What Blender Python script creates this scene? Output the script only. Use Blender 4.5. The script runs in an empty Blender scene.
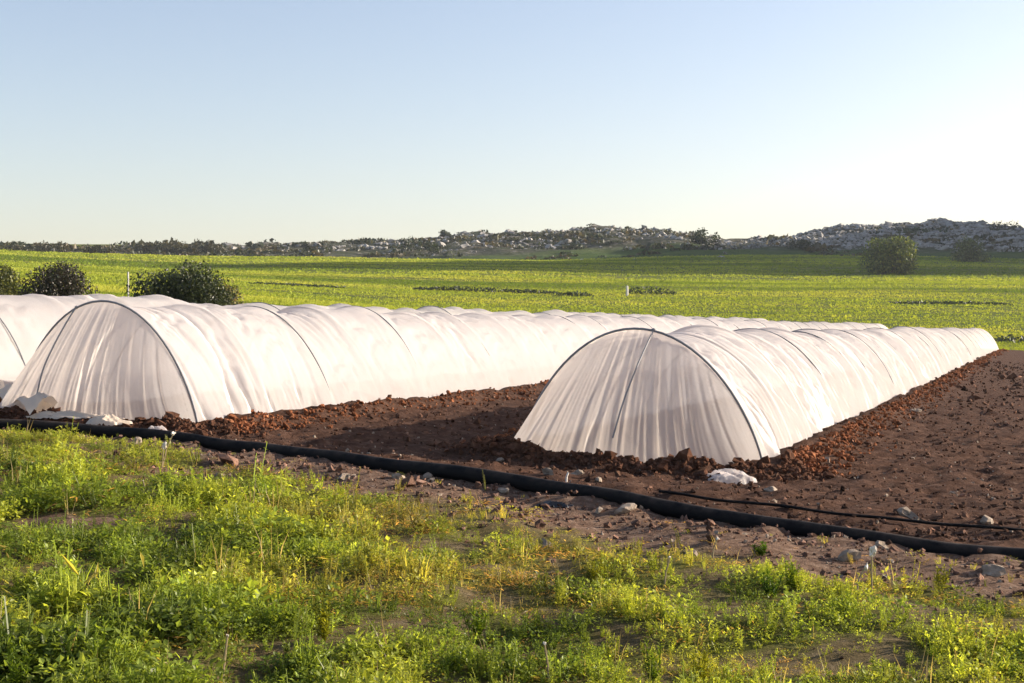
import bpy, math, random
import numpy as np
from mathutils import Vector

# ------------------------------------------------------------------ camera, sky, sun
SC = bpy.context.scene
COL = SC.collection
EYE = 1.38
F = 1400.0          # focal length in pixels for a 1024 px wide picture
HZ = 328.0          # eye level row

cam_d = bpy.data.cameras.new('camera')
cam = bpy.data.objects.new('camera', cam_d)
COL.objects.link(cam)
cam.location = (0, 0, EYE)
cam.rotation_euler = (math.radians(90), 0, 0)
cam_d.sensor_width = 36.0
cam_d.lens = 36.0 * F / 1024.0
cam_d.shift_y = -(341.5 - HZ) / 1024.0
cam_d.clip_start = 0.1
cam_d.clip_end = 6000
SC.camera = cam

SUN_AZ, SUN_EL = math.radians(74), math.radians(15.5)
world = bpy.data.worlds.new('World')
SC.world = world
world.use_nodes = True
wn = world.node_tree
bg = wn.nodes['Background']
sky = wn.nodes.new('ShaderNodeTexSky')
sky.sky_type = 'NISHITA'
sky.sun_disc = False
sky.sun_elevation = SUN_EL
sky.sun_rotation = SUN_AZ
sky.altitude = 0
sky.air_density = 1.0
sky.dust_density = 1.4
sky.ozone_density = 0.2
wb = wn.nodes.new('ShaderNodeMix'); wb.data_type = 'RGBA'; wb.blend_type = 'MULTIPLY'      # white balance of the whole sky
wb.inputs[0].default_value = 1.0; wb.inputs[7].default_value = (1.0, .965, 1.075, 1)
wn.links.new(sky.outputs[0], wb.inputs[6]); wn.links.new(wb.outputs[2], bg.inputs[0])
bg.inputs[1].default_value = 0.084

sun_d = bpy.data.lights.new('sun', 'SUN')
sun_d.energy = 4.8
sun_d.angle = math.radians(0.6)
sun_d.color = (1.0, 0.87, 0.71)
sun = bpy.data.objects.new('sun', sun_d)
COL.objects.link(sun)
S = Vector((math.sin(SUN_AZ) * math.cos(SUN_EL), math.cos(SUN_AZ) * math.cos(SUN_EL), math.sin(SUN_EL)))
sun.rotation_euler = S.to_track_quat('Z', 'Y').to_euler()
sun.location = (60, 0, 40)

SC.view_settings.view_transform = 'Standard'
SC.view_settings.look = 'None'
SC.view_settings.exposure = 1.34
SC.view_settings.gamma = 1.0
SC.view_settings.use_curve_mapping = False

RNG = np.random.default_rng(7)
random.seed(7)

# ------------------------------------------------------------------ noise
def _hash(ix, iy, seed):
    n = (ix.astype(np.int64) * 374761393 + iy.astype(np.int64) * 668265263 + seed * 974634777) & 0xFFFFFFFF
    n = ((n ^ (n >> 13)) * 1274126177) & 0xFFFFFFFF
    n = n ^ (n >> 16)
    return (n & 0xFFFF) / 65535.0

def vnoise(x, y, seed=0):
    x = np.asarray(x, float); y = np.asarray(y, float)
    ix = np.floor(x); iy = np.floor(y)
    fx = x - ix; fy = y - iy
    fx = fx * fx * (3 - 2 * fx); fy = fy * fy * (3 - 2 * fy)
    a = _hash(ix, iy, seed); b = _hash(ix + 1, iy, seed)
    c = _hash(ix, iy + 1, seed); d = _hash(ix + 1, iy + 1, seed)
    return (a + (b - a) * fx) * (1 - fy) + (c + (d - c) * fx) * fy

def fbm(x, y, octv=4, seed=0, gain=0.5):
    t = 0; amp = 1; tot = 0
    for i in range(octv):
        t = t + amp * vnoise(np.asarray(x) * 2 ** i + 17.3 * i, np.asarray(y) * 2 ** i - 9.1 * i, seed + i)
        tot += amp; amp *= gain
    return t / tot            # 0..1

def sstep(a, b, x):
    t = np.clip((np.asarray(x, float) - a) / (b - a), 0, 1)
    return t * t * (3 - 2 * t)

# ------------------------------------------------------------------ terrain
TH = math.radians(20.7)
SN, CS = math.sin(TH), math.cos(TH)
def st(x, y): return CS * x - SN * y, SN * x + CS * y        # across / along the tunnels
def xy(s, t): return CS * s + SN * t, -SN * s + CS * t

PLOT_L, PLOT_F = -16.5, 97.0
# tunnels: across, start along, end along, height, width
TUN = [dict(s=-3.86, t0=13.90, t1=97.0, H=1.32, W=2.54, front=1.05),
       dict(s=-9.88, t0=13.15, t1=94.0, H=1.36, W=2.46, front=0.74),
       dict(s=-13.95, t0=12.4, t1=75.0, H=1.40, W=2.46, front=0.8)]

def terrain(x, y):
    x = np.asarray(x, float); y = np.asarray(y, float)
    s, t = st(x, y)
    k = 0.046
    z = -1.27 - k * 30 * np.tanh((s + 2.5) / 30) + EYE
    dl = np.maximum(0, PLOT_L - s) * sstep(4, 26, t)
    df = np.maximum(0, t - PLOT_F)
    d = np.hypot(dl, df)
    d = np.where(d < 12, d * d / 24, d - 6)
    d = np.minimum(d, 330)
    z = z + 0.0715 * d - .14 * sstep(11.0, 12.4, t) * sstep(60, 20, d)
    z = z + (fbm(x / 45, y / 45, 2, 5) - .5) * 1.6 * sstep(20, 120, d)
    return z

def tun_local(T, x, y):
    s, t = st(x, y)
    return s - T['s'], t - T['t0']

def berm(x, y):
    h = np.zeros_like(np.asarray(x, float))
    for i, T in enumerate(TUN):
        u, v = tun_local(T, x, y)
        L = T['t1'] - T['t0']
        hw = T['W'] / 2 + 0.10
        side = np.abs(u) - hw
        # front: half ellipse
        e = np.hypot(u / hw, np.minimum(v, 0) / (T['front'] + .05))
        fr = (e - 1) * (hw + T['front']) / 2
        d = np.where(v < 0, fr, side)
        d = np.where(v > L, np.hypot(np.maximum(side, 0), v - L), d)
        n = 0.6 + 0.8 * fbm(x * 1.7 + 9 * i, y * 1.7, 3, 31)
        b = 0.13 * n * np.exp(-((d - .06) / 0.26) ** 2)
        b = np.where(d < -0.25, 0, b)
        h = np.maximum(h, b)
    return h

# pipe line on the ground, found from where the photograph shows it touching the soil
def gp(px, py):
    dx = (px - 512) / F; dz = -(py - HZ) / F
    Y = np.concatenate([np.arange(3, 40, .02), np.arange(40, 700, .5)])
    g = terrain(dx * Y, Y)
    m = np.nonzero(EYE + dz * Y <= g)[0]
    yy = Y[m[0]] if len(m) else Y[-1]
    return np.array([dx * yy, yy, float(terrain(dx * yy, yy))])

PIPE_PX = [(-330, 402), (-160, 413), (0, 430), (170, 444), (340, 461), (512, 486), (600, 502), (684, 516), (785, 531), (885, 544), (1024, 557), (1150, 567), (1400, 590)]
PIPE = np.array([gp(*p) for p in PIPE_PX])
_pf = np.polyfit(PIPE[2:-2, 0], PIPE[2:-2, 1], 3)
PIPE[:, 1] = np.polyval(_pf, PIPE[:, 0]) 
_px = np.linspace(-7, 7, 60)
PIPE = np.column_stack([_px, np.where(_px < -5.5, np.polyval(_pf, -5.5) + (_px + 5.5) * np.polyval(np.polyder(_pf), -5.5), np.where(_px > 3.6, np.polyval(_pf, 3.6) + (_px - 3.6) * np.polyval(np.polyder(_pf), 3.6), np.polyval(_pf, _px))), 0 * _px])
def pipe_y(x): return np.interp(x, PIPE[:, 0], PIPE[:, 1])

def soil_mask(x, y):
    """1 = tilled soil, 0 = grass land"""
    s, t = st(x, y)
    n = (fbm(x * .5, y * .5, 3, 77) - .5) * 1.2
    m = sstep(-.4, .4, s - PLOT_L + n) * (1 - sstep(-.6, .6, t - PLOT_F + n))
    near = sstep(-.15, .15, y - pipe_y(x) + .45)
    return m * near

def veg_mask(x, y):
    """density of the weeds in front of the pipe"""
    d = pipe_y(x) - y                        # metres towards the viewer from the pipe
    n = fbm(x * .9 + 3, y * .9, 3, 12)
    # bare strip by the pipe: none at the left edge, about two metres wide from the middle on
    w = 0.05 + 1.15 * sstep(-3.4, -2.0, x) + .35 * sstep(.0, 1.5, x)
    m = sstep(-.1, .55, d - w + (n - .5) * 1.3)
    patch = fbm(x * 1.1 + 40, y * 1.1 + 3, 3, 51)
    thin = 0.15 + .10 * sstep(-2.5, 1.2, x) - .10 * sstep(8.0, 6.2, y)
    m = m * sstep(thin, thin + .16, patch)
    m = m * (.40 + .60 * sstep(.34, .48, fbm(x * 4.2 + 2, y * 3.0, 2, 53)))
    return m

def detail(x, y):
    m = soil_mask(x, y)
    c1 = fbm(x * 5.5, y * 5.5, 4, 3, .6) - .5
    c2 = np.abs(fbm(x * 2.0, y * 2.0, 3, 8) - .5)
    h = m * (0.15 * c1 + .07 * c2 - .012)
    # bumpy foreground
    h2 = (fbm(x * 1.6, y * 1.6, 4, 21) - .5) * .16 + (fbm(x * 7, y * 7, 2, 22) - .5) * .03
    return h + (1 - m) * h2 * sstep(30, 20, y)

def height(x, y):
    fade = sstep(110, 60, np.asarray(y, float))
    return terrain(x, y) + (berm(x, y) + detail(x, y)) * fade

# ------------------------------------------------------------------ materials
def new_mat(name):
    m = bpy.data.materials.new(name); m.use_nodes = True
    nt = m.node_tree; nt.nodes.clear()
    out = nt.nodes.new('ShaderNodeOutputMaterial')
    return m, nt, out

def N(nt, typ, **kw):
    n = nt.nodes.new(typ)
    for k, v in kw.items():
        if k in ('loc',): continue
        setattr(n, k, v)
    return n

def noise_node(nt, vec, scale, detail=4, rough=.55, stretch=None):
    if stretch:
        mp = N(nt, 'ShaderNodeMapping'); mp.inputs['Scale'].default_value = stretch
        nt.links.new(vec, mp.inputs['Vector']); vec = mp.outputs[0]
    n = N(nt, 'ShaderNodeTexNoise'); n.inputs['Scale'].default_value = scale
    n.inputs['Detail'].default_value = detail; n.inputs['Roughness'].default_value = rough
    nt.links.new(vec, n.inputs['Vector'])
    return n.outputs['Fac']

def ramp(nt, fac, stops):
    r = N(nt, 'ShaderNodeValToRGB'); e = r.color_ramp.elements
    while len(e) < len(stops): e.new(.5)
    for el, (p, c) in zip(e, stops): el.position = p; el.color = (*c, 1)
    nt.links.new(fac, r.inputs[0]); return r.outputs[0]

def mix(nt, fac, a, b, blend='MIX'):
    m = N(nt, 'ShaderNodeMix', data_type='RGBA', blend_type=blend)
    if isinstance(fac, (int, float)): m.inputs[0].default_value = fac
    else: nt.links.new(fac, m.inputs[0])
    for i, v in ((6, a), (7, b)):
        if isinstance(v, tuple): m.inputs[i].default_value = (*v, 1)
        else: nt.links.new(v, m.inputs[i])
    return m.outputs[2]

def bump(nt, h, strength, dist):
    b = N(nt, 'ShaderNodeBump'); b.inputs['Strength'].default_value = strength
    b.inputs['Distance'].default_value = dist
    nt.links.new(h, b.inputs['Height']); return b.outputs[0]

def pos(nt): return N(nt, 'ShaderNodeNewGeometry').outputs['Position']
def objco(nt): return N(nt, 'ShaderNodeTexCoord').outputs['Object']

def principled(nt, out, color, rough=.8, normal=None, spec=.2):
    p = N(nt, 'ShaderNodeBsdfPrincipled')
    if isinstance(color, tuple): p.inputs['Base Color'].default_value = (*color, 1)
    else: nt.links.new(color, p.inputs['Base Color'])
    p.inputs['Roughness'].default_value = rough
    p.inputs['Specular IOR Level'].default_value = spec
    if normal: nt.links.new(normal, p.inputs['Normal'])
    nt.links.new(p.outputs[0], out.inputs[0]); return p

SOIL_STOPS = [(.25, (.034, .017, .011)), (.45, (.068, .036, .024)), (.6, (.108, .060, .041)), (.78, (.20, .13, .092))]
def soil_color(nt, vec):
    n1 = noise_node(nt, vec, 9, 6, .65)
    n2 = noise_node(nt, vec, 1.1, 3, .5)
    c = ramp(nt, n1, SOIL_STOPS)
    return mix(nt, ramp(nt, n2, [(.4, (0, 0, 0)), (.8, (.6, .6, .6))]), c, (.078, .040, .026))

def mat_ground():
    m, nt, out = new_mat('ground_soil_and_grass')
    v = pos(nt)
    soil = soil_color(nt, v)
    # pale dusty strip in front of the pipe
    a3 = N(nt, 'ShaderNodeAttribute', attribute_name='dust').outputs['Fac']
    dn = noise_node(nt, v, 14, 6, .7)
    dust = ramp(nt, dn, [(.3, (.085, .053, .038)), (.5, (.18, .115, .080)), (.72, (.34, .245, .18))])
    soil = mix(nt, a3, soil, dust)
    g1 = noise_node(nt, v, .35, 5, .6, (.35, 1, 1))
    grass = ramp(nt, g1, [(.3, (.05, .080, .012)), (.5, (.11, .13, .02)), (.7, (.18, .17, .035))])
    a = N(nt, 'ShaderNodeAttribute', attribute_name='soil').outputs['Fac']
    col = mix(nt, a, grass, soil)
    b = bump(nt, noise_node(nt, v, 22, 6, .75), .9, .04)
    principled(nt, out, col, .95, b, .05)
    return m

def mat_clod():
    m, nt, out = new_mat('dry_red_soil')
    v = pos(nt)
    c = soil_color(nt, v)
    a = N(nt, 'ShaderNodeAttribute', attribute_name='tint').outputs['Color']
    c = mix(nt, 1.0, c, a, 'MULTIPLY')
    b = bump(nt, noise_node(nt, v, 45, 5, .7), .8, .015)
    principled(nt, out, c, .95, b, .05); return m

def mat_leaf(name, transl=.5, gloss=.025):
    m, nt, out = new_mat(name)
    c = N(nt, 'ShaderNodeAttribute', attribute_name='tint').outputs['Color']
    d = N(nt, 'ShaderNodeBsdfDiffuse'); t = N(nt, 'ShaderNodeBsdfTranslucent')
    nt.links.new(c, d.inputs[0])
    warm = mix(nt, 1.0, c, (1.35, 1.25, .6), 'MULTIPLY')
    nt.links.new(warm, t.inputs[0])
    mx = N(nt, 'ShaderNodeMixShader'); mx.inputs[0].default_value = transl
    nt.links.new(d.outputs[0], mx.inputs[1]); nt.links.new(t.outputs[0], mx.inputs[2])
    g = N(nt, 'ShaderNodeBsdfGlossy'); g.inputs['Roughness'].default_value = .45
    mx2 = N(nt, 'ShaderNodeMixShader'); mx2.inputs[0].default_value = gloss
    nt.links.new(mx.outputs[0], mx2.inputs[1]); nt.links.new(g.outputs[0], mx2.inputs[2])
    nt.links.new(mx2.outputs[0], out.inputs[0]); return m

def mat_plastic(name='white_crop_film', warm=(.95, .88, .85), tr=.57, clear=.30, tone=(1, 1, 1)):
    m, nt, out = new_mat(name)
    v = objco(nt)
    n = noise_node(nt, v, 1.6, 4, .6)
    col = ramp(nt, n, [(.3, (.83, .80, .79)), (.7, (.90, .87, .86))])
    col = mix(nt, 1.0, col, tone, 'MULTIPLY')
    dirt = noise_node(nt, v, 5, 5, .7)
    col = mix(nt, ramp(nt, dirt, [(.5, (0, 0, 0)), (.8, (.4, .4, .4))]), col, (.66, .54, .44))
    foot = N(nt, 'ShaderNodeAttribute', attribute_name='foot').outputs['Fac']
    mud = noise_node(nt, v, 7, 5, .7)
    mm = N(nt, 'ShaderNodeMath', operation='MULTIPLY'); nt.links.new(foot, mm.inputs[0])
    nt.links.new(ramp(nt, mud, [(.35, (0, 0, 0)), (.7, (1, 1, 1))]), mm.inputs[1])
    col = mix(nt, mm.outputs[0], col, (.30, .18, .12))
    fine = noise_node(nt, v, 14, 5, .6)
    b = bump(nt, fine, .25, .02)
    p = N(nt, 'ShaderNodeBsdfPrincipled')
    nt.links.new(col, p.inputs['Base Color']); p.inputs['Roughness'].default_value = .5
    p.inputs['Specular IOR Level'].default_value = .15
    nt.links.new(b, p.inputs['Normal'])
    t = N(nt, 'ShaderNodeBsdfTranslucent'); t.inputs[0].default_value = (*warm, 1)
    nt.links.new(b, t.inputs['Normal'])
    mx = N(nt, 'ShaderNodeMixShader'); mx.inputs[0].default_value = tr
    nt.links.new(p.outputs[0], mx.inputs[1]); nt.links.new(t.outputs[0], mx.inputs[2])
    tp = N(nt, 'ShaderNodeBsdfTransparent'); tp.inputs[0].default_value = (.96, .95, .93, 1)      # thin film: part of the light goes straight through
    mx3 = N(nt, 'ShaderNodeMixShader'); mx3.inputs[0].default_value = clear
    nt.links.new(mx.outputs[0], mx3.inputs[1]); nt.links.new(tp.outputs[0], mx3.inputs[2])
    nt.links.new(mx3.outputs[0], out.inputs[0]); return m

def mat_simple(name, stops, scale, rough=.8, bs=.5, bd=.01, spec=.2, world_co=False):
    m, nt, out = new_mat(name)
    v = pos(nt) if world_co else objco(nt)
    c = ramp(nt, noise_node(nt, v, scale, 5, .65), stops)
    b = bump(nt, noise_node(nt, v, scale * 3, 5, .7), bs, bd)
    principled(nt, out, c, rough, b, spec); return m

M_GROUND = mat_ground()
M_CLOD = mat_clod()
M_LEAF = mat_leaf('weed_leaf', .55, .02)
M_GRASS = mat_leaf('field_grass', .32, .0)
M_SHRUB = mat_leaf('shrub_leaf', .25, .04)
M_FILM = mat_plastic()
M_FILM_END = mat_plastic('white_crop_film_end', (.99, .92, .86), .72, .28)  # same film, its translucent colour warmed to imitate the tint of light inside
M_CREAM = mat_plastic('cream_crop_film', (.92, .80, .66), .30, .0, (.86, .76, .62))
M_HOOP = mat_simple('grey_hoop_tube', [(.3, (.16, .165, .18)), (.7, (.26, .265, .28))], 8, .5, .2, .003)
def mat_pipe():
    m, nt, out = new_mat('dusty_black_polyethylene')
    v = pos(nt); g = N(nt, 'ShaderNodeNewGeometry')
    sx = N(nt, 'ShaderNodeSeparateXYZ'); nt.links.new(g.outputs['Normal'], sx.inputs[0])
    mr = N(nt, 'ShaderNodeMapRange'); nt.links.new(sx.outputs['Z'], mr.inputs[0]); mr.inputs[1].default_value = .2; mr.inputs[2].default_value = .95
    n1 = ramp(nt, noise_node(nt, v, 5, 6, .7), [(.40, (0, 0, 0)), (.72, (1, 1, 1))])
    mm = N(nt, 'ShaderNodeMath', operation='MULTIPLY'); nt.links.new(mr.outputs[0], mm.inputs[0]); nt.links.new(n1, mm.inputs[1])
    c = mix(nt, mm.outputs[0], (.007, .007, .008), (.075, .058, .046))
    principled(nt, out, c, .7, bump(nt, noise_node(nt, v, 30, 4, .7), .25, .004), .08); return m
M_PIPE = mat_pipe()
M_STONE = mat_simple('pale_limestone', [(.3, (.17, .135, .10)), (.5, (.27, .215, .165)), (.75, (.38, .32, .26))], 9, .9, .7, .02)
M_ROCK = mat_simple('grey_hill_limestone', [(.25, (.15, .148, .145)), (.5, (.31, .298, .28)), (.75, (.47, .445, .41))], .7, .9, .8, .3, .1, True)
M_BARK = mat_simple('brown_bark', [(.3, (.06, .045, .03)), (.7, (.14, .10, .07))], 6, .9, .6, .02)
M_STRAW = mat_simple('dry_straw', [(.3, (.20, .155, .085)), (.7, (.34, .28, .17))], 20, .9, .2, .003)
M_SEED = mat_simple('pale_seed_fluff', [(.3, (.55, .50, .42)), (.7, (.75, .70, .62))], 40, .95, .6, .004)
M_POST = mat_simple('weathered_white_post', [(.3, (.50, .48, .44)), (.7, (.72, .70, .66))], 9, .8, .3, .004)
M_BLACKFILM = mat_simple('black_film', [(.3, (.012, .012, .014)), (.7, (.03, .03, .034))], 9, .4, .6, .02, .4)

def mat_hill():
    m, nt, out = new_mat('scrubby_rock_hill')
    v = pos(nt)
    n1 = noise_node(nt, v, .12, 7, .65)
    n2 = noise_node(nt, v, .5, 6, .7)
    c = ramp(nt, n2, [(.35, (.035, .042, .025)), (.5, (.085, .08, .055)), (.62, (.20, .185, .16)), (.8, (.34, .31, .28))])
    c = mix(nt, ramp(nt, n1, [(.42, (0, 0, 0)), (.6, (.8, .8, .8))]), c, (.045, .055, .028))
    gz = N(nt, 'ShaderNodeAttribute', attribute_name='grassy').outputs['Fac']
    g = ramp(nt, noise_node(nt, v, .2, 5, .6, (.4, 1, 1)), [(.3, (.04, .075, .02)), (.7, (.09, .13, .03))])
    c = mix(nt, gz, c, g)
    principled(nt, out, c, .95, bump(nt, n2, .9, 1.2), .05); return m
M_HILL = mat_hill()

# ------------------------------------------------------------------ object helpers
def link_mesh(name, V, Fa, mat, parent=None, smooth=False, attrs=None, loc=None):
    """V (n,3); Fa: list of (m,3)/(m,4) int arrays"""
    if not isinstance(Fa, list): Fa = [Fa]
    me = bpy.data.meshes.new(name)
    V = np.asarray(V, np.float32)
    if loc is not None: V = V - np.asarray(loc, np.float32)
    me.vertices.add(len(V)); me.vertices.foreach_set('co', V.ravel())
    idx = np.concatenate([f.ravel() for f in Fa]).astype(np.int32)
    cnt = np.concatenate([np.full(len(f), f.shape[1]) for f in Fa]).astype(np.int32)
    start = np.concatenate([[0], np.cumsum(cnt)[:-1]]).astype(np.int32)
    me.loops.add(len(idx)); me.loops.foreach_set('vertex_index', idx)
    me.polygons.add(len(cnt)); me.polygons.foreach_set('loop_start', start)
    if attrs:
        for k, a in attrs.items():
            a = np.asarray(a, np.float32)
            if a.ndim == 1:
                at = me.attributes.new(k, 'FLOAT', 'POINT'); at.data.foreach_set('value', a)
            else:
                if a.shape[1] == 3: a = np.hstack([a, np.ones((len(a), 1), np.float32)])
                at = me.attributes.new(k, 'FLOAT_COLOR', 'POINT'); at.data.foreach_set('color', a.ravel())
    me.update(calc_edges=True); me.validate()
    me.polygons.foreach_set('use_smooth', np.full(len(cnt), bool(smooth)))
    me.materials.append(mat)
    o = bpy.data.objects.new(name, me); COL.objects.link(o)
    if loc is not None: o.location = tuple(float(c) for c in loc)
    if parent is not None:
        o.parent = parent
        if loc is not None: o.location = tuple(float(c) for c in (np.asarray(loc) - np.asarray(parent.location)))
    return o

def tag(o, label, cat, group=None, kind=None):
    if label: o['label'] = label
    if cat: o['category'] = cat
    if group: o['group'] = group
    if kind: o['kind'] = kind
    return o

def thing(name, label, cat, loc, group=None):
    o = bpy.data.objects.new(name, None); COL.objects.link(o)
    o.empty_display_size = .3
    o.location = tuple(float(c) for c in loc)
    return tag(o, label, cat, group)

def grid_faces(nu, nv):
    i = np.arange(nu - 1)[:, None]; j = np.arange(nv - 1)[None, :]
    a = i * nv + j
    return np.stack([a, a + nv, a + nv + 1, a + 1], -1).reshape(-1, 4)

def rotm(yaw, pitch, roll):
    cy, sy = np.cos(yaw), np.sin(yaw); cp, sp = np.cos(pitch), np.sin(pitch); cr, sr = np.cos(roll), np.sin(roll)
    R = np.empty(np.shape(yaw) + (3, 3))
    R[..., 0, 0] = cy * cp; R[..., 0, 1] = cy * sp * sr - sy * cr; R[..., 0, 2] = cy * sp * cr + sy * sr
    R[..., 1, 0] = sy * cp; R[..., 1, 1] = sy * sp * sr + cy * cr; R[..., 1, 2] = sy * sp * cr - cy * sr
    R[..., 2, 0] = -sp; R[..., 2, 1] = cp * sr; R[..., 2, 2] = cp * cr
    return R

def scatter(TV, TF, P, R, sc):
    """copies of a small template; sc (n,) or (n,3)"""
    sc = np.asarray(sc, float)
    if sc.ndim == 1: sc = np.repeat(sc[:, None], 3, 1)
    V = TV[None] * sc[:, None, :]
    V = np.einsum('nij,nvj->nvi', R, V) + P[:, None, :]
    n = len(P); k = len(TV)
    Fa = (TF[None] + (np.arange(n) * k)[:, None, None]).reshape(-1, TF.shape[1])
    return V.reshape(-1, 3), Fa

class Acc:
    def __init__(self): self.V = []; self.F = []; self.T = []; self.n = 0
    def add(self, V, Fa, tint=None):
        self.V.append(V); self.F.append(Fa + self.n); self.n += len(V)
        if tint is not None: self.T.append(np.asarray(tint, float).reshape(-1, 3) if np.ndim(tint) > 1 else np.tile(tint, (len(V), 1)))
    def build(self, name, mat, parent=None, smooth=False, loc=None):
        at = {'tint': np.concatenate(self.T)} if self.T else None
        return link_mesh(name, np.concatenate(self.V), self.F, mat, parent, smooth, at, loc)

def icos(sub=1):
    import bmesh
    bm = bmesh.new(); bmesh.ops.create_icosphere(bm, subdivisions=sub, radius=1)
    bm.verts.ensure_lookup_table()
    V = np.array([v.co[:] for v in bm.verts]); Fa = np.array([[v.index for v in f.verts] for f in bm.faces])
    bm.free(); return V, Fa

def lump(sub, seed, amp=.35):
    V, Fa = icos(sub)
    r = np.random.default_rng(seed)
    d = np.zeros(len(V))
    for _ in range(7):
        n = r.normal(size=3); n /= np.linalg.norm(n)
        d -= np.maximum(0, V @ n - r.uniform(.3, .75)) * r.uniform(.6, 1.1)     # planar chips
    d += r.normal(size=len(V)) * amp * .22
    V = V * (1 + d)[:, None] * (1 + r.uniform(-.25, .25, 3))[None]
    return V, Fa

def tube(pts, rad, seg=8, closed_ends=True):
    pts = np.asarray(pts, float); n = len(pts)
    rad = np.broadcast_to(np.asarray(rad, float), (n,))
    tg = np.gradient(pts, axis=0); tg /= np.linalg.norm(tg, axis=1)[:, None] + 1e-9
    ref = np.array([0, 0, 1.]) if abs(tg[:, 2]).mean() < .8 else np.array([1., 0, 0])
    a = np.cross(tg, ref); a /= np.linalg.norm(a, axis=1)[:, None] + 1e-9
    b = np.cross(a, tg)
    an = np.linspace(0, 2 * np.pi, seg, endpoint=False)
    V = pts[:, None, :] + rad[:, None, None] * (np.cos(an)[None, :, None] * a[:, None] + np.sin(an)[None, :, None] * b[:, None])
    V = V.reshape(-1, 3)
    i = np.arange(n - 1)[:, None] * seg; j = np.arange(seg)[None]
    k = (j + 1) % seg
    Fq = np.stack([i + j, i + k, i + seg + k, i + seg + j], -1).reshape(-1, 4)
    return V, Fq

def hz(x, y): return float(height(np.array([x]), np.array([y]))[0])
def on_ground(px, py):
    dx = (px - 512) / F; dz = -(py - HZ) / F
    Y = np.arange(3.5, 60, .01)
    m = np.nonzero(EYE + dz * Y <= height(dx * Y, Y))[0]
    y = Y[m[0]] if len(m) else 60.0
    return np.array([dx * y, y, hz(dx * y, y)])

# ------------------------------------------------------------------ ground sheet
def graded(lo_far, lo, hi, hi_far, step, growth):
    mid = np.arange(lo, hi + 1e-6, step)
    up = []; v = mid[-1]; s = step
    while v < hi_far: s = min(s * growth, 60); v += s; up.append(v)
    dn = []; v = mid[0]; s = step
    while v > lo_far: s = min(s * growth, 60); v -= s; dn.append(v)
    return np.concatenate([dn[::-1], mid, up])
gx = graded(-2500, -6.5, 7.5, 2500, .085, 1.06)
gy = graded(-400, 4.8, 18.0, 3000, .075, 1.045)
X, Y = np.meshgrid(gx, gy, indexing='ij')
Z = height(X, Y)
sm = soil_mask(X, Y)
pdist = pipe_y(X) - Y
fore = sstep(-.3, .1, pdist) * sstep(26, 20, Y) 
vm = veg_mask(X, Y)
soil_a = np.maximum(sm, fore * (1 - .75 * vm) )
dust_a = fore * (.85 - .35 * vm) * sstep(-.5, .3, pdist)
ground = link_mesh('ground', np.stack([X, Y, Z], -1).reshape(-1, 3), grid_faces(len(gx), len(gy)), M_GROUND, smooth=True,
                   attrs={'soil': soil_a.ravel(), 'dust': dust_a.ravel()})
tag(ground, 'tilled red soil plot between rough weeds and a rising green field', None, kind='structure')

# ------------------------------------------------------------------ hills
SKY_PX = [(-700, 256), (-300, 256), (0, 254), (60, 252), (130, 252), (200, 247), (300, 244), (400, 241), (450, 237), (520, 232), (600, 229), (660, 230),
          (700, 235), (740, 239), (790, 239), (820, 233), (850, 226), (880, 225), (960, 223), (990, 228), (1024, 232), (1150, 225), (1500, 230)]
HC = 430.0
hxp = np.array([(p[0] - 512) / F * HC for p in SKY_PX]); hzp = np.array([(HZ - p[1]) / F * HC + EYE for p in SKY_PX])
def hill_front(x): return 322 - 30 * sstep(-20, -120, x) + 14 * (fbm(x / 60, x * 0, 2, 9) - .5)
def hill_h(x, y):
    crest = np.interp(x, hxp, hzp)
    f = hill_front(x)
    base = terrain(x, f)
    u = (y - f) / (HC - f)
    prof = np.clip(u, 0, 1) ** .85
    z = base - 1.0 + (crest - base + 1.0) * prof
    z = np.where(u > 1, crest - (y - HC) * .03, z)
    z = np.where(u < 0, base - 1.0 + u * 25, z)
    n = fbm(x / 14, y / 14, 4, 61) - .5
    rk = fbm(x / 5, y / 5, 3, 62) - .5
    return z + (n * 3.2 + rk * 1.8 * sstep(.2, .5, u)) * sstep(.02, .25, u)
hx = np.arange(-420, 430, 2.4); hy = np.concatenate([np.arange(270, 450, 2.2), np.arange(452, 900, 14)])
X, Y = np.meshgrid(hx, hy, indexing='ij')
Zh = hill_h(X, Y)
u_ = (Y - hill_front(X)) / (HC - hill_front(X))
gr = (1 - sstep(.12, .34, u_ + (fbm(X / 22, Y / 22, 3, 65) - .5) * .35)) * sstep(-60, 20, X)
gr = np.maximum(gr, sstep(.62, .75, fbm(X / 30, Y / 18, 3, 68)) * sstep(80, 110, X) * .8)
hill = link_mesh('hill', np.stack([X, Y, Zh], -1).reshape(-1, 3), grid_faces(len(hx), len(hy)), M_HILL, smooth=True, attrs={'grassy': gr.ravel()})
tag(hill, 'low rocky hill with grey limestone and dark scrub along the skyline', None, kind='structure')

# the hill beyond the right edge of the picture, whose shadow lies over the far field
def ridge_h(x, y):
    px_, py_ = 216.0, 296.0
    yy = np.where(y < py_, (y - py_) / 42.0, (y - py_) / 280.0)
    xx = (x - px_) / np.where(x < px_, 58.0, 150.0)
    r = np.sqrt(xx ** 2 + yy ** 2)
    return terrain(x, y) - 4 + 79 * np.clip(1 - r, 0, 1) ** .9 + (fbm(x / 12, y / 12, 4, 70) - .5) * 5
rx = np.arange(140, 380, 4.0); ry = np.arange(220, 640, 5.0)
X, Y = np.meshgrid(rx, ry, indexing='ij')
ridge = link_mesh('hill', np.stack([X, Y, ridge_h(X, Y)], -1).reshape(-1, 3), grid_faces(len(rx), len(ry)), M_HILL, smooth=True, attrs={'grassy': np.zeros(X.size)})
tag(ridge, 'steep rocky hill rising beyond the right end of the field', None, kind='structure')

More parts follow.
